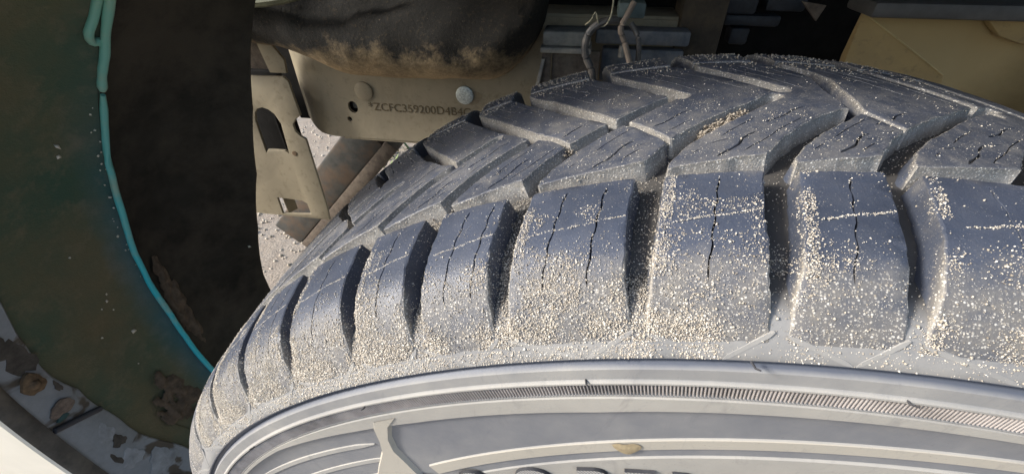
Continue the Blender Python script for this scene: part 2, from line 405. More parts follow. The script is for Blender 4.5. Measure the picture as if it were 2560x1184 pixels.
for (u0, w0, r0, u1, w1, r1) in segs:
    s0, s1 = float(s_of_w(w0)), float(s_of_w(w1)); m = 14
    i0 = max(0, int((min(u0, u1)-m-UMIN)/H_)); i1 = min(len(gu), int((max(u0, u1)+m-UMIN)/H_)+1)
    j0 = max(0, int((min(s0, s1)-m-gs[0])/H_)); j1 = min(len(gs), int((max(s0, s1)+m-gs[0])/H_)+1)
    if i1 <= i0 or j1 <= j0: continue
    A = GU[i0:i1, j0:j1]-u0; B = GS[i0:i1, j0:j1]-s0; du, dsg = u1-u0, s1-s0; L2 = du*du+dsg*dsg+1e-9
    t = np.clip((A*du+B*dsg)/L2, 0, 1)
    d = np.hypot(A-t*du, B-t*dsg)-(r0+(r1-r0)*t)
    SD[i0:i1, j0:j1] = np.minimum(SD[i0:i1, j0:j1], d)
SD += wob*.6+(vnoise(np.stack([GU.ravel()*.7, GS.ravel()*.7, np.full(GU.size, 5.)], 1))-.5).reshape(GU.shape)*.55
SD = np.minimum(SD, np.where(GS > 0, SEND-GS, float(s_of_w(93))+GS))
def sd_at(u, s):
    uu = (np.asarray(u)-UMIN)/H_; ss = (np.asarray(s)-gs[0])/H_
    i = np.clip(uu.astype(int), 0, len(gu)-2); j = np.clip(ss.astype(int), 0, len(gs)-2); a = np.clip(uu-i, 0, 1); b = np.clip(ss-j, 0, 1)
    return (SD[i, j]*(1-a)+SD[i+1, j]*a)*(1-b)+(SD[i, j+1]*(1-a)+SD[i+1, j+1]*a)*b
# connected blocks
lab = np.zeros(SD.shape, int); cur = 0; ins = SD > 0.15; NI, NJ = SD.shape
for i in range(0, NI, 4):
    for j in range(0, NJ, 4):
        if ins[i, j] and not lab[i, j] and SD[i, j] > 1.2:
            cur += 1; st = [(i, j)]; lab[i, j] = cur
            while st:
                a, b = st.pop()
                for x, y in ((a+1, b), (a-1, b), (a, b+1), (a, b-1)):
                    if 0 <= x < NI and 0 <= y < NJ and ins[x, y] and not lab[x, y]: lab[x, y] = cur; st.append((x, y))
def contour(F, lev, u0, s0):
    G = F-lev; nx, ny = G.shape; E = {}
    S = G > 0
    code = S[:-1, :-1]*1+S[1:, :-1]*2+S[1:, 1:]*4+S[:-1, 1:]*8
    T = {1: [(3, 0)], 2: [(0, 1)], 3: [(3, 1)], 4: [(1, 2)], 5: [(3, 2), (1, 0)], 6: [(0, 2)], 7: [(3, 2)], 8: [(2, 3)], 9: [(2, 0)], 10: [(0, 3), (2, 1)], 11: [(2, 1)], 12: [(1, 3)], 13: [(1, 0)], 14: [(0, 3)]}
    def key(i, j, e): return ((i, j, 0), (i+1, j, 1), (i, j+1, 0), (i, j, 1))[e]
    for i, j in zip(*np.nonzero((code > 0) & (code < 15))):
        for a, b in T[code[i, j]]: E[key(i, j, a)] = key(i, j, b)
    def pt(k):
        i, j, d = k
        if d == 0: g0, g1 = G[i, j], G[i+1, j]; t = g0/(g0-g1); return (u0+(i+t)*H_, s0+j*H_)
        g0, g1 = G[i, j], G[i, j+1]; t = g0/(g0-g1); return (u0+i*H_, s0+(j+t)*H_)
    loops = []
    while E:
        k0 = next(iter(E)); k = k0; lp = []
        while k in E: lp.append(pt(k)); k = E.pop(k)
        if k == k0 and len(lp) > 8: loops.append(np.array(lp))
    return loops
def simplify(P, tol):
    def dp(Q):
        if len(Q) < 3: return list(range(len(Q)))[:-1]
        keep = [0, len(Q)-1]; stk = [(0, len(Q)-1)]
        while stk:
            a, b = stk.pop()
            if b-a < 2: continue
            d = Q[b]-Q[a]; L = np.hypot(*d)+1e-9; z = np.abs((Q[a+1:b, 0]-Q[a, 0])*d[1]-(Q[a+1:b, 1]-Q[a, 1])*d[0])/L
            m = int(np.argmax(z))
            if z[m] > tol or L > 7: keep.append(a+1+m if z[m] > tol*.3 else (a+b)//2); stk += [(a, keep[-1]), (keep[-1], b)]
        return sorted(keep)[:-1]
    h = len(P)//2; A = P[:h+1]; B = np.vstack([P[h:], P[:1]])
    return np.vstack([A[dp(A)], B[dp(B)]])
# sipes, mm (u, w)
sipes = []
def zig(p0, p1, n, amp):
    p0, p1 = np.array(p0, float), np.array(p1, float); d = p1-p0; nrm = np.array([-d[1], d[0]])/np.hypot(*d)
    return [p0+d*i/n+nrm*amp*random.uniform(.3, 1)*(1 if (i//2) % 2 else -1) for i in range(n+1)]
for per in (-1, 0, 1):
    D = per*LP
    for k in range(10):
        c = NAc[k]+D; nxt = (NAc[k-1] if k else NAc[9]+LP)+D; sh = (NAd[k]+NAd[k-1])*.45; f = FAc[k]+D; fn = (FAc[k-1] if k else FAc[9]+LP)+D
        fr = (.36, .66) if nxt-c > 42 else ((.42, .70) if k in (4, 7, 8) else (.5,))
        for q in fr:
            m = c+(nxt-c)*q; sipes.append(('s', zig((m-1, 60.5), (m-1+sh, 95), 16, .30), .28))
        m = (f+fn)/2
        for q in (.36, .68): m = f+(fn-f)*q; sipes.append(('s', zig((m, -59), (m-4, -92), 7, .5), .36))
        m = (c+nxt)/2
        sipes.append(('c', zig((m+1, 49), (m+16, 32), 6, .7), .45)); sipes.append(('c', zig((m+21, 26), (m+38, 11), 6, .5), .4))
        sipes.append(('x', zig((c+18, 40), (nxt+4, 35 if k % 2 else 30), 5, .3), .35))
        for q in (.3, .72):
            m = c+(nxt-c)*q; sipes.append(('x', zig((m+1, 46), (m+26, 21), 7, .25), .22))
            m = f+(fn-f)*q; sipes.append(('x', zig((m+3, -44), (m+27, -10), 8, .25), .22))
        m = (f+fn)/2; sipes.append(('c', zig((m+2, -45), (m+16, -26), 5, .5), .45))
        sipes.append(('x', zig((f+14, -42), (fn+6, -38), 5, .3), .35))
        sipes.append(('l', [np.array([c+6+sh*.5+(nxt-c-12)*t, 79-4*t+.3*math.sin(9*t+k)]) for t in np.linspace(0, 1, 6)], .45))
wheel = empty('tyre', (0, 0, 0))
tag(wheel, 'dusty tyre of the van with deep angled tread blocks and ribbed sidewall', 'tyre')
blocks = []; seen = 0
sl_of = lambda P: np.stack([P[:, 0], s_of_w(P[:, 1])], 1)
for L in range(1, cur+1):
    ii, jj = np.nonzero(lab == L)
    if len(ii)*H_*H_ < 12: continue
    cu = gu[ii].mean()
    if not (-LP+45 <= cu < 45): continue
    a0, a1, b0, b1 = ii.min()-4, ii.max()+5, jj.min()-4, jj.max()+5
    a0 = max(a0, 0); b0 = max(b0, 0)
    sub = SD[a0:a1, b0:b1].copy(); lm = lab[a0:a1, b0:b1] == L
    dil = lm.copy()
    for _ in range(2):
        d2 = dil.copy(); d2[1:] |= dil[:-1]; d2[:-1] |= dil[1:]; d2[:, 1:] |= dil[:, :-1]; d2[:, :-1] |= dil[:, 1:]; dil = d2
    sub = np.where(dil, sub, -1.); 
    sub = np.pad(sub, 1, constant_values=-1.); U0, S0 = gu[a0]-H_, gs[b0]-H_
    lo = contour(sub, 0.0, U0, S0); li = contour(sub, .5, U0, S0)
    if not lo or not li: continue
    lo = simplify(max(lo, key=len), .16); li = [simplify(q, .16) for q in li if len(q) > 14]
    if not li: continue
    pts = [Vector(p) for p in lo]; hh = [-.38+random.uniform(-.1, .1) for _ in lo]; ed = [(i, (i+1) % len(lo)) for i in range(len(lo))]
    for q in li:
        n0 = len(pts); pts += [Vector(p) for p in q]; hh += [0.]*len(q); ed += [(n0+i, n0+(i+1) % len(q)) for i in range(len(q))]
    umn, umx, smn, smx = lo[:, 0].min(), lo[:, 0].max(), lo[:, 1].min(), lo[:, 1].max()
    def inlab(p):
        i, j = int(round((p[0]-UMIN)/H_)), int(round((p[1]-gs[0])/H_))
        return 0 <= i < NI and 0 <= j < NJ and lab[i, j] == L
    used = []
    for kind, sp, hw in sipes:
        Q = sl_of(np.array(sp))
        if Q[:, 0].max() < umn or Q[:, 0].min() > umx or Q[:, 1].max() < smn or Q[:, 1].min() > smx: continue
        Q = np.vstack([Q[i]+(Q[i+1]-Q[i])*t for i in range(len(Q)-1) for t in (0, .5)]+[Q[-1]])
        run = []
        runs = []
        for p in Q:
            if inlab(p) and sd_at(p[0], p[1]) > 1.5: run.append(p)
            else:
                if len(run) > 2: runs.append(run)
                run = []
        if len(run) > 2: runs.append(run)
        for run in runs:
            run = np.array(run)
            if any(np.min(np.hypot(run[:, None, 0]-o_[None, :, 0], run[:, None, 1]-o_[None, :, 1])) < 1.6 for o_ in used): 
                if kind in 'xl':
                    keep = np.array([min(np.min(np.hypot(p[0]-o_[:, 0], p[1]-o_[:, 1])) for o_ in used) > 1.6 for p in run])
                    idx = np.nonzero(keep)[0]
                    if len(idx) < 3: continue
                    br = np.split(idx, np.nonzero(np.diff(idx) > 1)[0]+1); br = [b for b in br if len(b) > 2]
                else: continue
            else: br = [np.arange(len(run))]
            for b in br:
                rr_ = run[b]; used.append(rr_); tg = np.gradient(rr_, axis=0); nn = np.stack([-tg[:, 1], tg[:, 0]], 1)/(np.hypot(*tg.T)[:, None]+1e-9)
                h2 = hw*(.75+.5*rng.random(len(rr_))); h2[0] = h2[-1] = .05
                dep = {'s': -2.6, 'c': -2.2, 'x': -1.1, 'l': -.5}[kind]
                for off, dh in ((-1, 0.), (0, dep), (1, 0.)):
                    if off == 0: pp = rr_[1:-1]
                    else: pp = rr_+nn*h2[:, None]*off
                    if off == 1: pp = pp[1:-1]
                    n0 = len(pts); pts += [Vector(p) for p in pp]; hh += [dh]*len(pp)
                    ed += [(n0+i, n0+i+1) for i in range(len(pp)-1)]
    used_all = np.vstack(used) if used else np.zeros((0, 2))
    for x in np.arange(umn, umx, 4.5):
        for y in np.arange(smn, smx, 4.5):
            p = (x+random.uniform(-1.2, 1.2), y+random.uniform(-1.2, 1.2))
            if inlab(p) and sd_at(*p) > 1.8 and (len(used_all) == 0 or np.min(np.hypot(used_all[:, 0]-p[0], used_all[:, 1]-p[1])) > 1.5):
                pts.append(Vector(p)); hh.append(random.uniform(-.10, .08))
    V2, E2, F2, ov, oe, of = delaunay_2d_cdt(pts, ed, [list(range(len(lo)))], 1, 1e-5)
    h3 = [hh[o_[0]] if o_ else 0. for o_ in ov]; isout = [bool(o_) and min(o_) < len(lo) for o_ in ov]
    UV = np.array([v[:] for v in V2]); nv = len(UV); h3 = np.array(h3)
    wv = interp(np.abs(UV[:, 1]), _fs, _fw)
    dust = .14+.23*(1-sstep(np.where(UV[:, 1] < 0, 0, wv), 54, 62))+.37*sstep(wv, 81, 96)+np.where(isout, .22, 0)+np.where(h3 < -1, .25, 0)
    pos, _ = surf(UV[:, 0], UV[:, 1], h3)
    F = [tuple(f) for f in F2]
    # walls down to the groove floor, slightly battered
    nl = len(lo); idx = {}
    for i, o_ in enumerate(ov):
        for q in o_:
            if q < nl: idx[q] = i
    if len(idx) < nl: print('missing outline verts', L)
    ring = [idx[q] for q in range(nl) if q in idx]; RP = UV[ring]
    tg = np.roll(RP, -1, 0)-np.roll(RP, 1, 0); nn = np.stack([tg[:, 1], -tg[:, 0]], 1)/(np.hypot(*tg.T)[:, None]+1e-9)
    area = .5*np.sum(RP[:, 0]*np.roll(RP[:, 1], -1)-np.roll(RP[:, 0], -1)*RP[:, 1])
    if area < 0: nn = -nn
    dp_ = np.where(RP[:, 1] < -52, 16., 9.); mid, _ = surf(*(RP+nn*.5).T, -4.); bot, _ = surf(*(RP+nn*1.3).T, -dp_)
    V = np.vstack([pos, mid, bot]); m = len(ring)
    fo = sstep(nn[:, 1], .15, .75)*np.where(RP[:, 1] > -50, 1, .25); DU = np.concatenate([dust, .28+.57*fo, .12+.5*fo])
    for i in range(m):
        j = (i+1) % m
        F.append((ring[i], ring[j], nv+j, nv+i)); F.append((nv+i, nv+j, nv+m+j, nv+m+i))
    me = bpy.data.meshes.new('tread_block'); 
    # orient outward
    q = F[0]; nrm = np.cross(V[q[1]]-V[q[0]], V[q[2]]-V[q[0]])
    _, sn = surf(UV[q[0], 0], UV[q[0], 1], 0.)
    bm = bmesh.new(); bv = [bm.verts.new(v) for v in V]
    for f in F:
        try: bm.faces.new([bv[i] for i in f])
        except ValueError: pass
    bmesh.ops.recalc_face_normals(bm, faces=bm.faces)
    bm.normal_update(); bm.faces.ensure_lookup_table()
    tv = sum(1 if f.normal.dot(Vector(surf(UV[0, 0], UV[0, 1], 0.)[1])) > 0 else -1 for f in list(bm.faces)[:len(F2)])
    if tv < 0: bmesh.ops.reverse_faces(bm, faces=bm.faces)
    bm.to_mesh(me); bm.free()
    me.polygons.foreach_set('use_smooth', [True]*len(me.polygons)); me.set_sharp_from_angle(angle=R(32))
    at = me.attributes.new('dust', 'FLOAT', 'POINT'); at.data.foreach_set('value', DU.astype(np.float32))
    o = link('tread_block', me, M_TREAD, wheel); blocks.append(o)
for k in range(1, NSEC):
    for b in blocks:
        c = b.copy(); COL.objects.link(c); c.parent = wheel; c.rotation_euler = (0, k*2*math.pi/NSEC, 0)
print('blocks per sector', len(blocks), 'tris', sum(len(b.data.polygons) for b in blocks))

# carcass : groove floor in the tread, full surface on the sidewall
def floor_depth(w): return 7.6*(1-sstep(np.abs(w), 91, 103.5))
prof = []                                                             # (r mm, w mm, dust)
for w in np.concatenate([np.arange(0, 80, 4), np.arange(80, 103.6, 1.0)]):
    s = float(s_of_w(w)); p, nr = surf(0., s, -float(floor_depth(w))-.15)
    prof.append((float(np.hypot(p[0], p[2]))*1000, -p[1]*1000, float(.10+.42*sstep(w, 86, 99))))
side = [(330.5, 103.6, .54), (328, 104.4, .58), (325.9, 105.0, .6), (325.3, 104.8, -.3), (324.8, 103.0, -.4), (323.5, 103.0, -.4), (323.0, 105.0, .2), (322.2, 106.0, .62), (318.2, 106.3, .60), (317.4, 107.2, .95), (316.7, 107.2, .9),
        (316.2, 105.6, .6), (310.8, 105.6, .6), (310.2, 106.4, .6), (308.4, 105.5, .42), (298, 105.2, .36), (290, 105.2, .36), (280, 105.3, .38),
        (268, 105.4, .4), (255, 105.5, .6), (242, 103.5, .6), (230, 99, .5), (218, 93, .4), (208, 88, .3), (204, 84, .2)]
outer_p = prof+side; inner_p = [(float(np.interp(w, [0, 50, 60, 75, 90, 104], [349, 347.5, 342, 335, 326, 319])), -w, .1) for w in np.arange(4, 105, 5.)]+[(316, -106, .4), (300, -108, .5), (270, -107, .5), (240, -103, .4), (218, -93, .3), (204, -84, .2)]
P = inner_p[::-1]+outer_p; NT_ = 720
th = np.linspace(0, 2*math.pi, NT_, endpoint=False); pr = np.array(P)
V = np.stack([np.outer(np.sin(th), pr[:, 0]), -np.tile(pr[:, 1], (NT_, 1)), np.outer(np.cos(th), pr[:, 0])], -1).reshape(-1, 3)/1000
K = len(P); F = []; FM = []
for i in range(NT_):
    j = (i+1) % NT_
    for k in range(K-1): F.append((i*K+k, i*K+k+1, j*K+k+1, j*K+k)); FM.append(0)
o = mesh('tyre_carcass', V, F, M_SIDE, wheel, 40, np.tile(pr[:, 2], NT_)); at = o.data.attributes.new('soil', 'FLOAT', 'POINT')
at.data.foreach_set('value', np.tile(np.where(pr[:, 0] > 330, 1-sstep(np.abs(pr[:, 1]), 92, 101.5), 0), NT_).astype(np.float32))
def polar(th, r, w): return Vector((r*math.sin(th), -w, r*math.cos(th)))/1000
# knurled ring
nr = 1960; V = []; F = []
for i in range(nr):
    t0 = 2*math.pi*i/nr; dt = 2*math.pi/nr
    for (ft, hgt) in ((.0, 105.7), (.28, 106.75), (.55, 106.75), (.78, 105.7)):
        for r in (315.9, 311.1): V.append(polar(t0+dt*ft, r, hgt))
    b = i*8; F += [(b, b+1, b+3, b+2), (b+2, b+3, b+5, b+4), (b+4, b+5, b+7, b+6), (b, b+2, b+4, b+6), (b+1, b+7, b+5, b+3)]
o = mesh('knurled_ring', V, F, M_RIB, wheel, None); tag(o, kind='stuff')
# raised bands and ribs on the sidewall
def arc_rib(name, t0, t1, fa, fb, w0, hgt, dust, taper=0.):
    """raised band between two radii that may drift with the angle"""
    n_ = max(6, int((t1-t0)/.012)); V = []; F = []; D = []
    for i in range(n_+1):
        t = t0+(t1-t0)*i/n_; e = min(1, min(i, n_-i)/3+.15); a, b = fa(t), fb(t); m = .5*(a+b)
        a, b = m+(a-m)*(e if taper else 1), m+(b-m)*(e if taper else 1); q = min(1.2, (b-a)*.14)
        for r, w in ((a, w0-.8), (a+q, w0+hgt), (b-q, w0+hgt), (b, w0-.8)): V.append(polar(t, r, w)); D.append(dust if w > w0 else dust*.6)
    for i in range(n_):
        b = i*4; F += [(b+k, b+k+1, b+k+5, b+k+4) for k in range(3)]
    F += [(0, 1, 2, 3), (n_*4+3, n_*4+2, n_*4+1, n_*4)]
    return mesh(name, V, F, M_SIDE, wheel, 40, D)
def drift(r, k, tc): return lambda t: r+k*(min(max(t, -.60), .12)-tc)
arc_rib('sidewall_band', -1.7, 1.9, lambda t: np.interp(t, [-1.2, -.78, -.6, -.5, -.27, -.02, .12], [309.0, 307.5, 302, 300.5, 300.2, 304.5, 306.5]), lambda t: 310.0, 105.7, .8, .95)
arc_rib('sidewall_band', -.56, 1.9, drift(274.6, 45, -.283), drift(282.6, 40, -.279), 105.4, .55, 1.05)
arc_rib('sidewall_band', -.60, 1.9, lambda t: 250., drift(271.0, 45, -.285), 105.4, .6, .95)
for r, k in ((292.2, -26), (280.4, -20), (269, -16)): arc_rib('sidewall_rib', -1.20, -.605, lambda t: r+k*(t+.63)-1.7, lambda t: r+k*(t+.63)+1.7, 105.3, .45, .9, 1)
# radial spoke between the panels
V = []; D = []
for r, ta, tb in ((306.5, -.560, -.512), (302, -.574, -.536), (294, -.590, -.560), (286, -.612, -.575), (278, -.650, -.580), (268, -.700, -.588), (255, -.74, -.59)):
    for t, w in ((ta, 104.6), (ta+.007, 106.85), (tb-.007, 106.85), (tb, 104.6)): V.append(polar(t, r, w)); D.append(1.0)
F = [(i*4+k, i*4+k+1, i*4+k+5, i*4+k+4) for i in range(6) for k in range(3)]
mesh('sidewall_spoke', V, F, M_SIDE, wheel, 40, D)
# zigzag ridges above the rim-protecting groove
def ridge(a, b, hw, mat=M_SIDE, name='shoulder_ridge', h=.2, dust=.66):
    a, b = np.array(a, float), np.array(b, float); n_ = 8; V = []; D = []; d = b-a; d = d/np.hypot(*d); nn = np.array([-d[1], d[0]])
    for i in range(n_+1):
        p = a+(b-a)*i/n_; e = 1 if 0 < i < n_ else .2
        for off, hh_ in ((-1.3, -.5), (-.7, h), (.7, h), (1.3, -.5)):
            q = p+nn*off*hw*e; pos, _ = surf(q[0], q[1], hh_); V.append(pos); D.append(dust)
    F = [(i*4+k, i*4+k+1, i*4+k+5, i*4+k+4) for i in range(n_) for k in range(3)]
    return mesh(name, V, F, mat, wheel, 50, D)
sA, sB = float(s_of_w(102.6)), float(s_of_w(104.9))
for per in (-1, 0):
    for k in range(10):
        c = NAc[k]+NAd[k]+per*LP; nx = (NAc[k-1]+NAd[k-1] if k else NAc[9]+NAd[9]+LP)+per*LP
        if c > 60 or c < -400: continue
        ridge((c+1, sA), (c+(nx-c)*.58, sB), .9); ridge((c+(nx-c)*.60, sB), (nx-2, sA-1), .9)
# moulding flash hairs
for t, r in ((-.274, 318.0), (-.0256, 317.3), (-.537, 316.5), (-.803, 316.7), (-.1417, 326.4)):
    from_bm('moulding_hair', tube_bm([polar(t, r, 105.8), polar(t+.001, r+.3, 108), polar(t+.003, r+1.4, 109.4)], [.0004, .0003, .0002], 5), M_DARK, wheel)
# raised lettering (its upper edge enters the picture)
def letter(ch, tc, r_top, hgt, width, mat_face, mat_side):
    cu = bpy.data.curves.new('letter', 'FONT'); cu.body = ch; cu.extrude = .0; cu.size = 1; cu.offset = .022; cu.resolution_u = 6
    to = bpy.data.objects.new('tmp', cu); COL.objects.link(to); dg = bpy.context.evaluated_depsgraph_get()
    me = bpy.data.meshes.new_from_object(to.evaluated_get(dg)); bpy.data.objects.remove(to)
    bm = bmesh.new(); bm.from_mesh(me); bmesh.ops.remove_doubles(bm, verts=bm.verts, dist=1e-5)
    xs = [v.co.x for v in bm.verts]; ys = [v.co.y for v in bm.verts]; x0, x1, y0, y1 = min(xs), max(xs), min(ys), max(ys)
    for v in bm.verts: v.co = Vector((((v.co.x-x0)/(x1-x0)-.5)*width, (v.co.y-y1)/(y1-y0)*hgt, 0))
    fs = list(bm.faces); ret = bmesh.ops.extrude_face_region(bm, geom=fs)
    top = [v for v in ret['geom'] if isinstance(v, bmesh.types.BMVert)]
    for v in top: v.co.z = 1.3
    bmesh.ops.recalc_face_normals(bm, faces=bm.faces)
    for f in bm.faces: f.material_index = 0 if abs(f.normal.z) > .5 else 1  # dark sides put the letters' edge shading and dirt into colour
    for v in bm.verts:
        r = r_top+v.co.y; t = tc+v.co.x/r_top; v.co = polar(t, r, 106.2+v.co.z)
    return from_bm('letter', bm, [mat_face, mat_side], wheel, 20)
def hatch_mat():
    t = NT('hatched_letter_rubber'); w = t.n('ShaderNodeTexWave'); w.inputs['Scale'].default_value = 420; w.bands_direction = 'DIAGONAL'
    t.l(t.co, w.inputs[0]); n_ = t.noise(90)
    c = t.mix(t.ramp(w.outputs['Fac'], [(.4, 0.), (.6, 1.)]), (.22, .21, .20), (.40, .38, .35))
    return t.set(c, .85, 0, .4, w.outputs['Fac'], .5, .0005)
M_HATCH = hatch_mat()
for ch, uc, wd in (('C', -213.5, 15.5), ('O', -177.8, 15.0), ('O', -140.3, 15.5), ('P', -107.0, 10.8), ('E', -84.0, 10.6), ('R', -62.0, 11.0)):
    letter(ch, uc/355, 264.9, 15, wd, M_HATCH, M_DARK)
# heart-shaped mud spot
V = []; N_ = 40; tc, rc = -.2480, 279.2
hp = spline([(x_, y_, 0) for x_, y_ in ((-4.7, 2.3), (-3, 3.2), (-1, 2.7), (.5, 2.9), (2.6, 3.4), (4.6, 2.0), (4.2, 0), (2, -2.4), (0, -3.7), (-2.2, -2.6), (-4.2, .2), (-4.7, 2.3))], 4)[:-1]
N_ = len(hp)
for q in hp: V.append(polar(tc+q.x/rc, rc+q.y, 106.35))
V.append(polar(tc, rc, 107.0)); mesh('mud_spot', V, [(i, (i+1) % N_, N_) for i in range(N_)], M_MUD, wheel, 60)
# steel rim inside the tyre (below the frame)
rim = [(206, 90), (212, 92), (213, 88), (206, 84), (196, 78), (190, 40), (120, 30), (80, 48), (35, 50), (0.01, 50)]
V = []; F = []; n_ = 96
for i in range(n_):
    for r, w in rim: V.append(polar(2*math.pi*i/n_, r, w))
K = len(rim)
for i in range(n_):
    for k in range(K-1): F.append((i*K+k, i*K+k+1, ((i+1) % n_)*K+k+1, ((i+1) % n_)*K+k))
mesh('rim', V, F, M_STEEL, wheel, 40)

# ------------------------------------------------------------------ sand and grit on the tyre
def cluster(u, s, sc, seed): return vnoise(np.stack([u/sc+seed, s/sc+seed*2, np.full(len(u), seed*.7)], 1))
n = 2600000
U = rng.uniform(-330, 62, n); S = rng.uniform(-float(s_of_w(96)), float(s_of_w(104.9)), n)
Wv = np.sign(S)*interp(np.abs(S), _fs, _fw); f0 = sd_at(U, S)
c1 = cluster(U, S, 9, 3.); c2 = cluster(U, S, 2.5, 11.); c3 = cluster(U, S, 30, 5.)
dens = np.zeros(n)
sh = sstep(Wv, 79, 93)*(1-.45*sstep(Wv, 102, 104.4))*(1-.8*sstep(cluster(U, S, 14, 21.), .6, .75)*sstep(Wv, 96, 101))
right = 1-.72*sstep(U, -68, -22)
left = 1-.35*sstep(-U, 215, 300)
dens += sh*right*left*(.25+1.5*sstep(c1, .3, .75))*.30
lf = (sd_at(U-3.2, S) < .3) & (f0 > -.5)
dens += np.where((f0 > 0) & (f0 < 2.6) & (Wv > 56), .10*sstep(c1, .35, .8), 0)*right
dens += np.where(lf & (Wv > 57), .34*sstep(c1, .2, .7), 0)          # along the block edges
dens += np.where((f0 <= 0) & (Wv > 40), .26*left*sstep(c3, .3, .7)*(1-.93*sstep(U, -100, -60)), 0)      # in the near grooves
dens += np.where((f0 <= 0) & (Wv <= 40) & (Wv > -25), .02+.10*sstep(c3, .45, .7)*(1-.8*sstep(U, -60, -20)), 0)
dens += np.where((f0 > 0) & (Wv < 76), .45*(.012+.05*sstep(c1, .62, .85)+.02*sstep(-Wv, 30, 55))*(1-.75*sstep(U, -50, 0)), 0)
dens += np.where((Wv > 100.8) & (Wv < 105), .30*(1-sstep(U, -60, -20))*sstep(c1, .28, .6), 0)
dens *= np.where(Wv < -38, .25, 1.)
dens += np.where((f0 > 0) & (Wv > 58) & (Wv < 82), .12*sstep(c1, .68, .88)*(1-.6*sstep(U, -60, -20)), 0)
keep = rng.random(n) < dens*.62
U, S, Wv, f0 = U[keep], S[keep], Wv[keep], f0[keep]; n = len(U)
fd = 7.4*(1-sstep(np.abs(Wv), 91, 103.5))
h = np.where(f0 > .7, 0., np.where(f0 > 0, -(1-f0/.7)*.6, -np.minimum(fd, np.maximum(0, -f0*5+.6))))
pos, nor = surf(U, S, h)
size = np.clip(np.where(rng.random(n) < .5, rng.lognormal(math.log(.00011), .3, n), rng.lognormal(math.log(.00019), .34, n)), .00007, .00045)
size *= 1.*np.where(Wv < 50, .9, 1)
tone = np.clip(rng.beta(1.9, 1.7, n), 0, 1)
lp_, ls_ = [], []
for kind, sp, hw in sipes:
    Q = np.array(sp)
    if Q[:, 0].max() < -330 or Q[:, 0].min() > 70: continue
    nq = {'l': 150, 's': 26, 'c': 10, 'x': 10}[kind]
    t_ = rng.random(nq)*(len(Q)-1.001); i_ = t_.astype(int); q_ = Q[i_]+(Q[i_+1]-Q[i_])*(t_-i_)[:, None]+rng.normal(size=(nq, 2))*(.22 if kind == 'l' else .5)
    lp_.append(q_)
lp_ = np.vstack(lp_); ls_ = s_of_w(lp_[:, 1]); ok = sd_at(lp_[:, 0], ls_) > .4
p2, n2_ = surf(lp_[ok, 0], ls_[ok], np.zeros(ok.sum())); pos = np.vstack([pos, p2]); nor = np.vstack([nor, n2_])
size = np.concatenate([size, rng.uniform(.00010, .00022, ok.sum())]); tone = np.concatenate([tone, rng.uniform(.4, 1, ok.sum())]); n = len(pos)
o = grains('sand', pos, nor, size, tone, M_SAND); tag(o, 'pale sand grains sprinkled over the shoulder and tread of the tyre', 'sand', kind='stuff')
print('sand', n)
# clods: packed soil in a groove and ragged crumbs along the far blocks
cl = []
for _ in range(900):
    t = rng.random(); cl.append((-52+20*t+rng.normal()*1.5, 26-17*t+rng.normal()*2.0, -4.2+rng.normal()*1.0, rng.uniform(.0003, .0008)))
for _ in range(260): cl.append((-103+rng.normal()*2.5, 27+rng.normal()*2, -3.4+rng.normal()*.8, rng.uniform(.0003, .0007)))
cl = np.array(cl); pos, nor = surf(cl[:, 0], s_of_w(cl[:, 1]), cl[:, 2])
o = grains('soil_clod', pos, nor, cl[:, 3], np.clip(rng.beta(1.5, 2.2, len(cl))*.27, 0, 1), M_SAND)
tag(o, 'crumbly brown soil packed into the tread grooves', 'soil', kind='stuff')
n = 5200; U = rng.uniform(-215, 60, n); W2 = rng.uniform(-92, -40, n); S = s_of_w(W2); f0 = sd_at(U, S)
k = (f0 > .2) & (rng.random(n) < .25+.75*sstep(cluster(U, S, 8, 9.), .4, .7)); U, S = U[k], S[k]
pos, nor = surf(U, S, np.zeros(len(U)))
o = grains('soil_crumbs', pos, nor, rng.uniform(.0002, .0006, len(U)), np.clip(rng.beta(1.6, 2.6, len(U))*.45, 0, 1), M_SAND)
tag(o, 'dull soil crumbs along the far edge of the tread', 'soil', kind='stuff')

# ------------------------------------------------------------------ van body : wheel arch
body = empty('van', (-.55, 0, GZ)); tag(body, 'cream van body with olive and teal wheel arch beside the tyre', 'van')
A0, A1, NA_ = R(-125), R(125), 150
def band(name, prof_fn, mat, smooth=50, a0=A0, a1=A1, n_=NA_, parent=body):
    """prof_fn(theta) -> list of (y, r); swept round the wheel axis"""
    V = []; F = []
    for i in range(n_+1):
        t = a0+(a1-a0)*i/n_
        q = prof_fn(t)
        for y, r in q: V.append((r*math.sin(t), y, r*math.cos(t)))
    K = len(q)
    for i in range(n_):
        for k in range(K-1): F.append((i*K+k, i*K+k+1, (i+1)*K+k+1, (i+1)*K+k))
    return mesh(name, V, F, mat, parent, smooth)
def rb(t): return 0.
def fy(t): return float(np.interp(math.degrees(t), [-110, -101.3, -96, -90.3, -88, -84.2, -83, -80, -76.4, -70.7, -60], [.008, .003, -.0124, -.016, -.0205, -.0212, -.0264, -.0275, -.026, -.0223, -.022]))
def wav(t, s, a): return a*(math.sin(t*s)+.6*math.sin(t*s*2.3+1)+.4*math.sin(t*s*5.1+2))
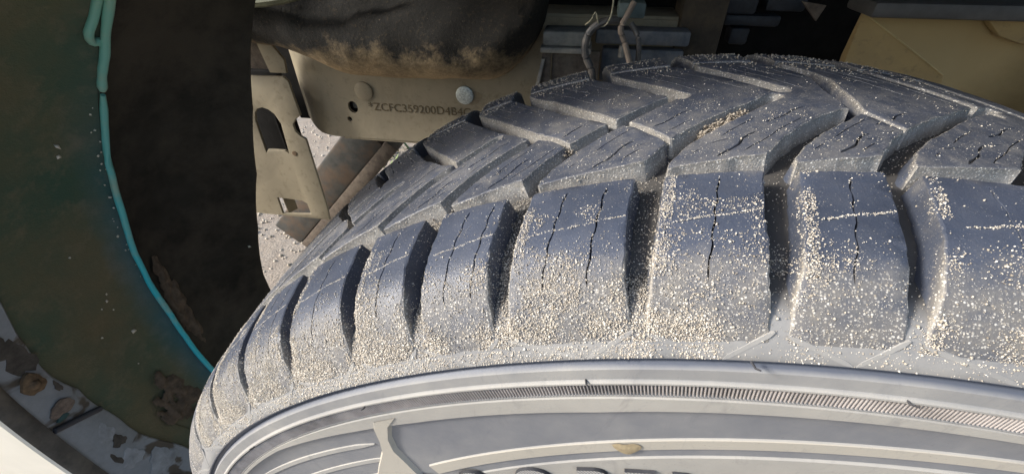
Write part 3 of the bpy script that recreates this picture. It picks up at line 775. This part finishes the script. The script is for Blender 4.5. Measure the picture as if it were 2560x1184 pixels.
# outer panel: ring face of the arch opening running into a flat side panel with thickness
nseg = 150; V = []; F = []
for i in range(nseg+1):
    t = A0+(A1-A0)*i/nseg; s_, c_ = math.sin(t), math.cos(t)
    k_ = min(1.6/max(abs(s_), 1e-6), 1.2/max(abs(c_), 1e-6) if c_ > 0 else 9)
    q_ = rb(t); V += [(.5482*s_, -.0700, .5482*c_), (.551*s_, -.0728, .551*c_), (.60*s_, -.0735, .60*c_), (min(k_, .95)*s_*1.0, -.062, max(min(k_, .95)*c_, GZ+.16) if c_ < 0 else min(k_, .95)*c_), ]
for i in range(nseg):
    for k in range(3): F.append((i*4+k, i*4+k+1, i*4+k+5, i*4+k+4))
mesh('side_panel', V, F, M_BODY, body, 40)
band('arch_lip', lambda t: [(-.0712, .5484), (-.068, .5470+wav(t, 9, .0006)), (-.060, .5468+wav(t, 11, .0007)), (-.0565, .5482+wav(t, 13, .0006)), (-.0555, .5510)], M_LIP)
fl = band('arch_flange', lambda t: [(-.0575, .5505), (-.050, .5502+wav(t, 9, .0005)), (-.040, .5508+wav(t, 13, .0006)), (fy(t)-.0015+wav(t, 24, .0006), .5512), (fy(t)+wav(t, 24, .0006), .5530), (fy(t)+.001, .560)], M_FLANGE)
band('arch_strip', lambda t: [(fy(t)-.006, .5548), (fy(t)+.02, .5560+wav(t, 6, .001)), (.015, .5575+wav(t, 6, .0015)), (.035, .557+wav(t, 7, .002)), (.06, .554+wav(t, 5, .0015)), (.081, .5475)], M_STRIP)
# teal seam bead : two lengths with a small gap, hooked at the top
def bead(name, a0, a1, rad):
    P = [((.545+wav(t, 17, .0006))*math.sin(t), .080+wav(t, 11, .0008), (.545+wav(t, 17, .0006))*math.cos(t)) for t in np.linspace(a0, a1, 40)]
    rr = [rad*(.9+.25*float(vnoise(np.array([[i*.45+a0*9, 1.3, 2.2]]))[0])) for i in range(40)]; rr[0] *= .6; rr[-1] *= .6
    return from_bm(name, tube_bm(P, rr, 10), M_TEAL, body, 60)
bead('seam_bead', R(-113), R(-56.0), .0027); bead('seam_bead', R(-55.6), R(-42), .0029)
bead('seam_bead', R(-41.5), R(100), .0030)
def arcp(deg, r, y): return (r*math.sin(R(deg)), y, r*math.cos(R(deg)))
from_bm('bead_hook', tube_bm(spline([arcp(-45.0, .5475, .0765), arcp(-47.5, .5480, .0752), arcp(-48.9, .5480, .0742), arcp(-50.2, .5480, .0716), arcp(-50.95, .5475, .0740), arcp(-51.0, .5470, .0785), arcp(-51.3, .546, .0805)], 5), .0028, 8), M_TEAL, body, 60)
# rusty bolt, dark pocket and strap on the flange
def on_flange(deg, y, r=.549):
    t = R(deg); r += rb(t); p = Vector((r*math.sin(t), y, r*math.cos(t))); n_ = Vector((-math.sin(t), 0, -math.cos(t))); tg = Vector((math.cos(t), 0, -math.sin(t))); return p, n_, tg
def disc_on(name, deg, y, ra, rb, h, mat, parent, seg=20, jag=0., r=.549):
    p, n_, tg = on_flange(deg, y, r); bm = bmesh.new(); ax = Vector((0, 1, 0)); rings = []
    for (k, hh_) in ((1., -.001), (1., h*.6), (.7, h), (.25, h*1.15)):
        rings.append([bm.verts.new(p+n_*hh_+(tg*ra*math.cos(a)+ax*rb*math.sin(a))*k*(1+jag*math.sin(3*a+1)+jag*.6*math.sin(7*a))) for a in [2*math.pi*i/seg for i in range(seg)]])
    for A, B in zip(rings, rings[1:]):
        for i in range(seg): bm.faces.new((A[i], A[(i+1) % seg], B[(i+1) % seg], B[i]))
    bm.faces.new(rings[-1]); return from_bm(name, bm, mat, parent, 50)
bo = disc_on('bolt', -80.4, -.0415, .0120, .0080, .0030, M_RUST, fl, jag=.10)
disc_on('bolt_head', -80.4, -.0415, .0058, .0045, .0052, M_RUST, fl, 6)
disc_on('drain_recess', -85.0, -.0395, .0085, .0100, .0006, plain('recess_rust', (.13, .10, .08), .9, var=.5, scale=160), fl, jag=.08)
disc_on('drain_recess', -85.9, -.0440, .0030, .0050, .0010, M_TEALD, fl, jag=.1)
P = [on_flange(d_, y, .5485)[0] for d_, y in zip(np.linspace(-86.4, -88.4, 8), np.linspace(-.055, -.021, 8))]
from_bm('rubber_strap', tube_bm(P, .0030, 8), M_DARK, fl, 60)
M_CHIP = plain('bare_chip', (.22, .24, .26), .6, var=.3, scale=90); M_GRIME = plain('flange_grime', (.055, .048, .040), .95, var=.5, scale=120)
for dg_, y_, a_, b_, m_ in ((-91, -.036, .016, .011, M_CHIP), (-93.5, -.0300, .008, .006, M_GRIME), (-96.5, -.034, .012, .010, M_CHIP), (-100, -.020, .016, .014, M_CHIP), (-77.5, -.036, .020, .009, M_GRIME), (-75.0, -.045, .016, .012, M_GRIME), (-82.8, -.030, .007, .0022, M_GRIME), (-104, -.030, .012, .012, M_GRIME), (-94.8, -.047, .014, .007, M_GRIME)):
    disc_on('paint_chip', dg_, y_, a_, b_, .0004, m_, fl, jag=.20, r=.5506)

# ------------------------------------------------------------------ black inner liner
lin = empty('arch_liner', (-.5, .14, 0)); tag(lin, 'black plastic wheel arch liner with dried mud, left of the tyre', 'arch liner')
def rin(t):
    d = math.degrees(t); return float(np.interp(d, [-125, -100, -90, -80, -70, -60, -53, -45, 0, 125], [.535, .530, .524, .504, .494, .502, .516, .53, .54, .54]))
band('liner_shell', lambda t: [(.0795, .5478), (.10, .5500+wav(t, 8, .002)), (.14, .545+wav(t, 7, .002)), (.18, .5*(rin(t)+.545)), (.199, rin(t)), (.202, rin(t)+.001), (.202, rin(t)+.010)], M_BLACKPL, parent=lin)
# dried mud caked at the foot of the liner and on the strip
def caked(name, a0, a1, y0, y1, r_of, amp, mat, thr, parent, seed):
    na, ny = 90, 40; V = []; F = []; keep = {}
    for i in range(na):
        for j in range(ny):
            t = a0+(a1-a0)*i/(na-1); y = y0+(y1-y0)*j/(ny-1)
            e = min(i/(na-1), 1-i/(na-1))*min(j/(ny-1), 1-j/(ny-1))*8
            q = float(vnoise(np.array([[t*30+seed, y*110, seed]]))[0])*.6+float(vnoise(np.array([[t*90+seed, y*330, seed]]))[0])*.4
            hgt = min(1, e)*q-thr; V.append(((r_of(t, y)-max(-.3, hgt)*amp)*math.sin(t), y, (r_of(t, y)-max(-.3, hgt)*amp)*math.cos(t))); keep[i, j] = hgt
    for i in range(na-1):
        for j in range(ny-1):
            if max(keep[i, j], keep[i+1, j], keep[i, j+1], keep[i+1, j+1]) > 0: F.append((i*ny+j, i*ny+j+1, (i+1)*ny+j+1, (i+1)*ny+j))
    used = sorted({k for f in F for k in f}); mp = {k: i for i, k in enumerate(used)}
    return mesh(name, [V[k] for k in used], [[mp[k] for k in f] for f in F], mat, parent, 60)
M_CAKE = plain('caked_mud', (.085, .062, .042), .95, var=.45, scale=120, bump=.8)
caked('caked_mud', R(-97), R(-74), .083, .112, lambda t, y: float(np.interp(y, [.08, .10, .14], [.5475, .5495, .545])), .012, M_CAKE, .33, lin, 3.3)
caked('caked_mud', R(-106), R(-88), .0, .079, lambda t, y: .5545, .009, M_CAKE, .34, body, 8.1)
# flakes of paint stuck on liner and strip
fk = []
for (deg, y, r, s_) in ((-77.5, .190, .517, .0021), (-83, .190, .518, .0020), (-60, .049, .554, .0020), (-61, .0485, .554, .0022), (-71.5, .032, .554, .0014), (-84, .045, .553, .0028), (-78.5, .04, .553, .0016), (-77.8, .043, .553, .0012), (-80, .041, .553, .0012), (-82, .02, .554, .0012), (-88, .03, .553, .001), (-79, .033, .553, .0010)):
    t = R(deg); fk.append(((r-.001)*math.sin(t), y, (r-.001)*math.cos(t), s_))
for i in range(24):
    t = R(-57-i*.9+rng.normal()*.5); fk.append((.5475*math.sin(t), .0742+rng.normal()*.0018, .5475*math.cos(t), rng.uniform(.0005, .0012)))
fk = np.array(fk); nn = -fk[:, :3]*[1, 0, 1]; nn /= np.linalg.norm(nn, axis=1)[:, None]
o = grains('paint_flakes', fk[:, :3], nn, fk[:, 3], rng.uniform(.55, .95, len(fk)), M_SAND); tag(o, 'pale flakes of paint and mud stuck to the wheel arch', 'flakes', kind='stuff')

# ------------------------------------------------------------------ chassis rail
YR = .45
rail = empty('chassis_rail', (-.3, YR, .10)); tag(rail, 'long beige chassis rail with round plugs and a stamped number', 'chassis rail')
outl = [(-.506, .1025), (-.2, .104), (.02, .105), (.02, .30), (-.2, .30), (-.506, .30)]
def circ(cx, cz, r, n_=18, sq=1.): return [(cx+r*math.cos(2*math.pi*i/n_), cz+r*sq*math.sin(2*math.pi*i/n_)) for i in range(n_)]
bm = prism_bm(outl, YR, YR+.006, 0, [circ(-.469, .157, .0085, 16, 1.2), circ(-.480, .136, .0042, 12)])
from_bm('web', bm, M_BEIGE, rail, 30)
from_bm('lower_flange', box_bm((-.50, YR+.002, .098), (.02, YR+.07, .1035), .0015), M_BEIGE, rail)
from_bm('upper_flange', box_bm((-.50, YR+.002, .2985), (.02, YR+.07, .304), .0015), M_BEIGE, rail)
V = []; F = []
for i in range(9):
    a = i/8; x = -.506-.085*a; y = YR+.05*a*a
    V += [(x, y, .1025+.03*max(0, a-.55)), (x, y, .30), (x, y+.006, .30), (x, y+.006, .1025+.03*max(0, a-.55))]
for i in range(8): F += [(i*4+k, i*4+(k+1) % 4, i*4+4+(k+1) % 4, i*4+4+k) for k in range(4)]
F.append((32, 33, 34, 35)); mesh('web_bend', V, F, M_BEIGE, rail, 50)
def button(name, cx, cz, r, y, h, mat, parent, dome=.3):
    bm = bmesh.new(); rings = []
    for k, d in ((1.0, 0), (1.0, -h*.7), (.88, -h), (.4, -h*(1+dome*.6)), (.02, -h*(1+dome))):
        rings.append([bm.verts.new((cx+r*k*math.cos(2*math.pi*i/28), y+d, cz+r*k*math.sin(2*math.pi*i/28))) for i in range(28)])
    for A, B in zip(rings, rings[1:]):
        for i in range(28): bm.faces.new((A[i], A[(i+1) % 28], B[(i+1) % 28], B[i]))
    return from_bm(name, bm, mat, parent, 40)
o = button('plug', -.4425, .185, .0150, YR-.0003, .004, M_BEIGE, rail); tag(o, 'round plug painted beige')
o = button('plug', -.2755, .1875, .0140, YR-.0003, .003, M_ZINC, rail, 0); tag(o, 'shiny zinc plug')
# weld nut glimpsed inside the big hole
from_bm('web_backing', box_bm((-.62, YR+.064, .1036), (.02, YR+.069, .2984)), M_VOID, rail)  # black sheet added behind the web so its hole looks dark
from_bm('weld_nut', box_bm((-.476, YR+.012, .150), (-.464, YR+.03, .160), .002), M_GREY, rail)
# stamped number
cu = bpy.data.curves.new('number', 'FONT'); cu.body = '*ZCFC359200D4B4C'; cu.size = .0185; cu.space_character = 1.02; cu.extrude = .0002; cu.offset = 0
to = bpy.data.objects.new('tmp', cu); COL.objects.link(to); me = bpy.data.meshes.new_from_object(to.evaluated_get(bpy.context.evaluated_depsgraph_get())); bpy.data.objects.remove(to)
xs = [v.co.x for v in me.vertices]; kx = .172/(max(xs)-min(xs))
for v in me.vertices: v.co = Vector((-.440+(v.co.x-min(xs))*kx, YR-.0006-v.co.z, .154+v.co.y+(-.0)*v.co.x))
me.update(); link('stamped_number', me, M_VIN, rail)
# darker patch at lower right of the zinc plug
bm = prism_bm([(-.262+.013*math.cos(a)*(1+.2*math.sin(3*a)), .183+.010*math.sin(a)*(1+.2*math.sin(2*a))) for a in [2*math.pi*i/20 for i in range(20)]], YR-.0004, YR-.0001)
from_bm('plug_patch', bm, plain('patch_brown', (.17, .135, .085), .8, var=.3), rail)

# ------------------------------------------------------------------ bracket plate below the rail
br = empty('bracket', (-.6, .42, -.05)); tag(br, 'beige upright bracket plate with an arched slot, left of the chassis rail', 'bracket')
slot = [(-.637, .077), (-.634, .136), (-.629, .150), (-.622, .157), (-.612, .160), (-.602, .157), (-.594, .150), (-.588, .134), (-.5925, .078), (-.599, .084), (-.631, .084)]
rect = [(-.654, -.055), (-.652, -.018), (-.602, -.020), (-.592, -.026), (-.592, -.050)]
pl_ = [(-.72, -.060), (-.556, -.060), (-.553, -.03), (-.551, .108), (-.560, .114), (-.566, .122), (-.566, .134), (-.558, .143), (-.547, .150), (-.549, .205), (-.556, .212), (-.72, .208)]
from_bm('plate', prism_bm(pl_, .418, .423, .0008, [slot, rect]), M_BEIGE, br, 30)
from_bm('tab', box_bm((-.010, -.0015, -.018), (.010, .0015, .018), .001, mat=Matrix.Translation((-.640, .431, -.038)) @ Matrix.Rotation(R(62), 4, 'Z')), M_BEIGE, br)
from_bm('tab', box_bm((-.013, -.0015, -.018), (.013, .0015, .018), .001, mat=Matrix.Translation((-.602, .434, -.040)) @ Matrix.Rotation(R(-55), 4, 'Z')), M_BEIGE, br)
button('rust_spot', -.5815, .080, .0045, .4178, .0008, M_RUST, br, 0)
bk = [(-.72, .216), (-.575, .216), (-.550, .216), (-.546, .236), (-.56, .262), (-.72, .265)]
up = empty('upper_bracket', (-.6, .425, .216)); tag(up, 'small beige bracket above the slotted plate', 'bracket')
from_bm('plate', prism_bm([(-.577, .2165), (-.549, .2165), (-.546, .236), (-.56, .26), (-.583, .262)], .420, .425, .0006), M_BEIGE, up, 30)
from_bm('backing', prism_bm([(-.66, .2165), (-.580, .2165), (-.586, .262), (-.66, .262)], .436, .440, .0006), M_BROWN, up, 30)

# black plates added behind the slot to make its hollow dark
hb = empty('slot_backing', (-.62, .45, 0)); tag(hb, 'black plates added behind the slotted bracket to darken its slot', 'beam')
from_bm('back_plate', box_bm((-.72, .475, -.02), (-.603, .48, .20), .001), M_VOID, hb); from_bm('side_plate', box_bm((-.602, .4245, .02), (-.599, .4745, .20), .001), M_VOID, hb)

# ------------------------------------------------------------------ diagonal tube and tab
db = empty('diagonal_beam', (-.62, .6, -.1)); tag(db, 'dark rusty diagonal beam sloping down behind the bracket', 'beam')
def beam(a, b, wd, dp, bv=.004):
    a, b = Vector(a), Vector(b); d = (b-a); L = d.length; z = d.normalized(); x = z.cross(Vector((0, 1, 0))).normalized(); y = z.cross(x)
    m = Matrix((x, y, z)).transposed().to_4x4(); m.translation = a
    return box_bm((-wd/2, -dp/2, 0), (wd/2, dp/2, L), bv, 2, m)
from_bm('tube', beam((-.80, .60, -.235), (-.515, .60, .060), .075, .08, .006), M_BEAM, db)
from_bm('lower_tube', beam((-.76, .585, -.27), (-.47, .585, .035), .030, .05, .004), M_BROWN, db)
tb = empty('hanger_tab', (-.52, .58, 0)); tag(tb, 'small dark hanger tab with a hole under the chassis rail', 'tab')
from_bm('plate', prism_bm([(-.545, -.020), (-.500, -.022), (-.494, -.012), (-.488, .002), (-.530, .004), (-.548, .02), (-.556, .0)], .575, .580, .0006, [circ(-.505, -.010, .0042, 12)]), M_DARK, tb, 30)
wd = empty('weed', (-.80, 1.25, GZ)); tag(wd, 'pale green weed on the ground below the rail', 'weed')
for i in range(26):
    a = random.uniform(0, 6.28); L = random.uniform(.03, .08); p = Vector((-.80+random.gauss(0, .04), 1.26+random.gauss(0, .05), GZ-.01)); d = Vector((math.cos(a)*.6, math.sin(a)*.6, .8)); s_ = d.cross(Vector((0, 0, 1))).normalized()*.007
    mesh('leaf', [p-s_*.4, p+d*L*.5-s_, p+d*L, p+d*L*.5+s_, p+s_*.4], [(0, 1, 2, 3, 4)], M_GRASS, wd, None)

# ------------------------------------------------------------------ dusty tank above the rail
tk = empty('tank', (-.35, .38, .23)); tag(tk, 'black tank with a crust of brown dust along its underside', 'tank')
low = [(-.72, .262), (-.60, .262), (-.554, .260), (-.519, .256), (-.475, .242), (-.431, .225), (-.39, .2225), (-.348, .222), (-.28, .224), (-.217, .228), (-.184, .250), (-.160, .282), (-.150, .32), (-.146, .37), (-.146, .46)]
low = [tuple(p) for p in spline([(x, 0, z) for x, z in low], 5)]
V = []; F = []; NS = 26
for i, p in enumerate(low):
    x, z0 = p[0], p[2]; zc = z0+.055
    for k in range(NS):
        a = -math.pi*.05+math.pi*1.0*k/(NS-1)            # section runs from back bottom round the front to the top
        yy = .425-.075*math.sin(a); zz = zc-.055*math.cos(a) if k < NS-1 else .50
        bump_ = (float(vnoise(np.array([[x*40+3, yy*60, zz*40]]))[0])-.5)*.008+(float(vnoise(np.array([[x*120+3, yy*160, zz*120]]))[0])-.5)*.004
        V.append((x, yy-bump_, zz+bump_*.6))
for i in range(len(low)-1):
    for k in range(NS-1): F.append((i*NS+k, i*NS+k+1, (i+1)*NS+k+1, (i+1)*NS+k))
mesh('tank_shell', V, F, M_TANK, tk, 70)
from_bm('strap', tube_bm(spline([(-.66, .345, .335), (-.52, .340, .326), (-.44, .345, .336), (-.38, .36, .36)], 6), .006, 8), plain('olive_strap', (.10, .10, .055), .7), tk)

# ------------------------------------------------------------------ spring seat box, bars, hoses
bx = empty('spring_seat', (-.12, .40, .24)); tag(bx, 'dusty steel box with a pale top bar behind the tyre', 'spring seat')
from_bm('top_bar', box_bm((-.152, .392, .277), (-.092, .43, .2945), .003), M_GREY, bx)
from_bm('top_lip', box_bm((-.154, .386, .270), (-.090, .43, .2765), .0015), M_GREY, bx)
from_bm('front_plate', box_bm((-.140, .405, .14), (-.078, .41, .2695), .001), M_BROWN, bx)
from_bm('side_plate', prism_bm([(-.158, .20), (-.172, .14), (-.140, .14), (-.141, .2695), (-.152, .2695)], .398, .404, .0006), M_BROWN, bx)
from_bm('rib', prism_bm([(-.152, .262), (-.163, .21), (-.158, .208), (-.148, .262)], .388, .398, .0005), M_GREY, bx)
bar = empty('cross_bar', (0, .42, .28)); tag(bar, 'blue grey cross bar running right of the spring seat box', 'bar')
from_bm('bar', box_bm((-.086, .412, .277), (.030, .44, .2945), .003), M_BLUEGREY, bar)
from_bm('lower_bar', box_bm((-.075, .43, .225), (.030, .45, .268), .003), M_BLUEGREY, bar)
from_bm('stud', tube_bm([(-.052, .405, .278), (-.052, .405, .264)], .0036, 8), M_GREY, bar)
hs = from_bm('brake_hose', tube_bm(spline([(-.083, .345, .235), (-.087, .34, .262), (-.096, .34, .280), (-.098, .34, .293), (-.094, .34, .306), (-.084, .342, .3145), (-.070, .35, .3165), (-.058, .37, .312)], 6), .0042, 10), M_HOSE)
tag(hs, 'black hose looping over the pale bar behind the tyre', 'hose')
hs = from_bm('cable', tube_bm(spline([(-.036, .335, .24), (-.044, .34, .270), (-.054, .34, .295), (-.061, .34, .310), (-.056, .345, .322), (-.05, .35, .335)], 6), .0032, 10), plain('tan_cable', (.15, .12, .095), .8, var=.4))
tag(hs, 'tan dusty cable hanging beside the black hose', 'cable')
hs = from_bm('cable', tube_bm(spline([(-.034, .345, .24), (-.036, .345, .276), (-.040, .345, .300), (-.050, .35, .314)], 6), .0030, 10), M_HOSE)
tag(hs, 'thin black cable right of the tan cable', 'cable')
wr = from_bm('wire', tube_bm(spline([(-.1, .345, .312), (-.094, .34, .318), (-.090, .338, .326), (-.086, .338, .316), (-.082, .34, .312), (-.077, .34, .314), (-.073, .34, .324), (-.0725, .34, .342)], 4), .0009, 6), plain('pale_wire', (.22, .205, .14), .6))
tag(wr, 'thin pale wire zigzagging above the black hose', 'wire')
bp = from_bm('connector', box_bm((-.066, .352, .318), (-.036, .38, .334), .003), plain('teal_connector', (.06, .085, .085), .6, var=.4)); tag(bp, 'small teal grey connector block above the hoses', 'connector')
po = from_bm('upright_post', box_bm((.018, .44, .12), (.073, .50, .46), .006), plain('brown_black_post', (.030, .022, .014), .8, var=.5, dust=(.09, .065, .035), damt=.4)); tag(po, 'dark brown upright post behind the tyre crown', 'post')
en = empty('engine_block', (.14, .56, .3)); tag(en, 'dark blue grey mechanical parts in the shadow right of the post', 'engine part')
for x0, x1, z0, z1 in ((.085, .125, .30, .345), (.088, .16, .286, .300), (.10, .125, .262, .284), (.135, .185, .305, .35)):
    from_bm('casting', box_bm((x0, .50, z0), (x1, .53, z1), .004), plain('engine_casting', (.013, .016, .023), .6, var=.6, scale=90), en)
from_bm('fin', prism_bm([(.165, .322), (.195, .318), (.190, .300)], .47, .475, .0005), M_BROWN, en)

# ------------------------------------------------------------------ tan cross member at right
tn = empty('cross_member', (.3, .40, .25)); tag(tn, 'tan painted cross member plate with a diagonal crease behind the tyre', 'cross member')
def sheet(name, pts, mat, parent, th_=.003):
    """faceted sheet with thickness from a fan of 3D points"""
    bm = bmesh.new(); vs_ = [bm.verts.new(p) for p in pts]; f = bm.faces.new(vs_); bm.normal_update(); nrm = f.normal.copy()
    r_ = bmesh.ops.extrude_face_region(bm, geom=[f])
    for v in r_['geom']:
        if isinstance(v, bmesh.types.BMVert): v.co += Vector((0, th_, 0))
    return from_bm(name, bm, mat, parent, 30)
def facet(name, pts, mat):
    bm = bmesh.new(); bm.faces.new([bm.verts.new(p) for p in pts]); bmesh.ops.triangulate(bm, faces=bm.faces)
    r_ = bmesh.ops.extrude_face_region(bm, geom=list(bm.faces))
    for v in r_['geom']:
        if isinstance(v, bmesh.types.BMVert): v.co += Vector((0, .004, 0))
    return from_bm(name, bm, mat, tn, 30)
A_, B_, C_ = (.204, .400, .3225), (.312, .392, .262), (.36, .392, .13)
facet('left_facet', [A_, B_, C_, (.225, .415, .13), (.207, .408, .275)], M_TAN)
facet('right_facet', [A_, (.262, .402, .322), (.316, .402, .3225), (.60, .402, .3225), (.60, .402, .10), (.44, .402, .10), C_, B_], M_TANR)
from_bm('crease', tube_bm([(.2045, .3995, .3222), (.258, .395, .2925), (.3115, .3912, .2622)], .0009, 6), beige_mat('worn_crease_paint', (.42, .33, .16)), tn)
from_bm('lug', prism_bm([(.316, .322), (.345, .330), (.42, .334), (.44, .320), (.43, .303), (.40, .297), (.362, .298), (.338, .305)], .386, .399, .003), M_TAN, tn, 40)
gb = from_bm('grey_bar', box_bm((.192, .36, .3235), (.60, .42, .3385), .004), plain('dark_grey_bar', (.05, .05, .05), .6, var=.3)); tag(gb, 'dark grey bar along the top of the tan cross member', 'bar')

# ------------------------------------------------------------------ underbody closing the wheel house
ub = empty('underbody', (.3, .9, .36)); tag(ub, 'black underbody of the van above the tyre', 'underbody')
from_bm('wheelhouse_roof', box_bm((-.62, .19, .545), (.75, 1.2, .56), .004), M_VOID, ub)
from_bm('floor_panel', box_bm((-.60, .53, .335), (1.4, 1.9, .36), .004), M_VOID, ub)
from_bm('bulkhead_backing', box_bm((-.12, .57, .10), (1.2, .60, .55), .004), M_VOID, ub)
from_bm('bulkhead_backing', box_bm((-.80, .525, .125), (-.45, .535, .215), .002), M_VOID, ub)  # strip added to keep the gap beside the rail dark
from_bm('bulkhead_backing', box_bm((-.80, .52, .2155), (-.1, .54, .55), .004), M_VOID, ub)
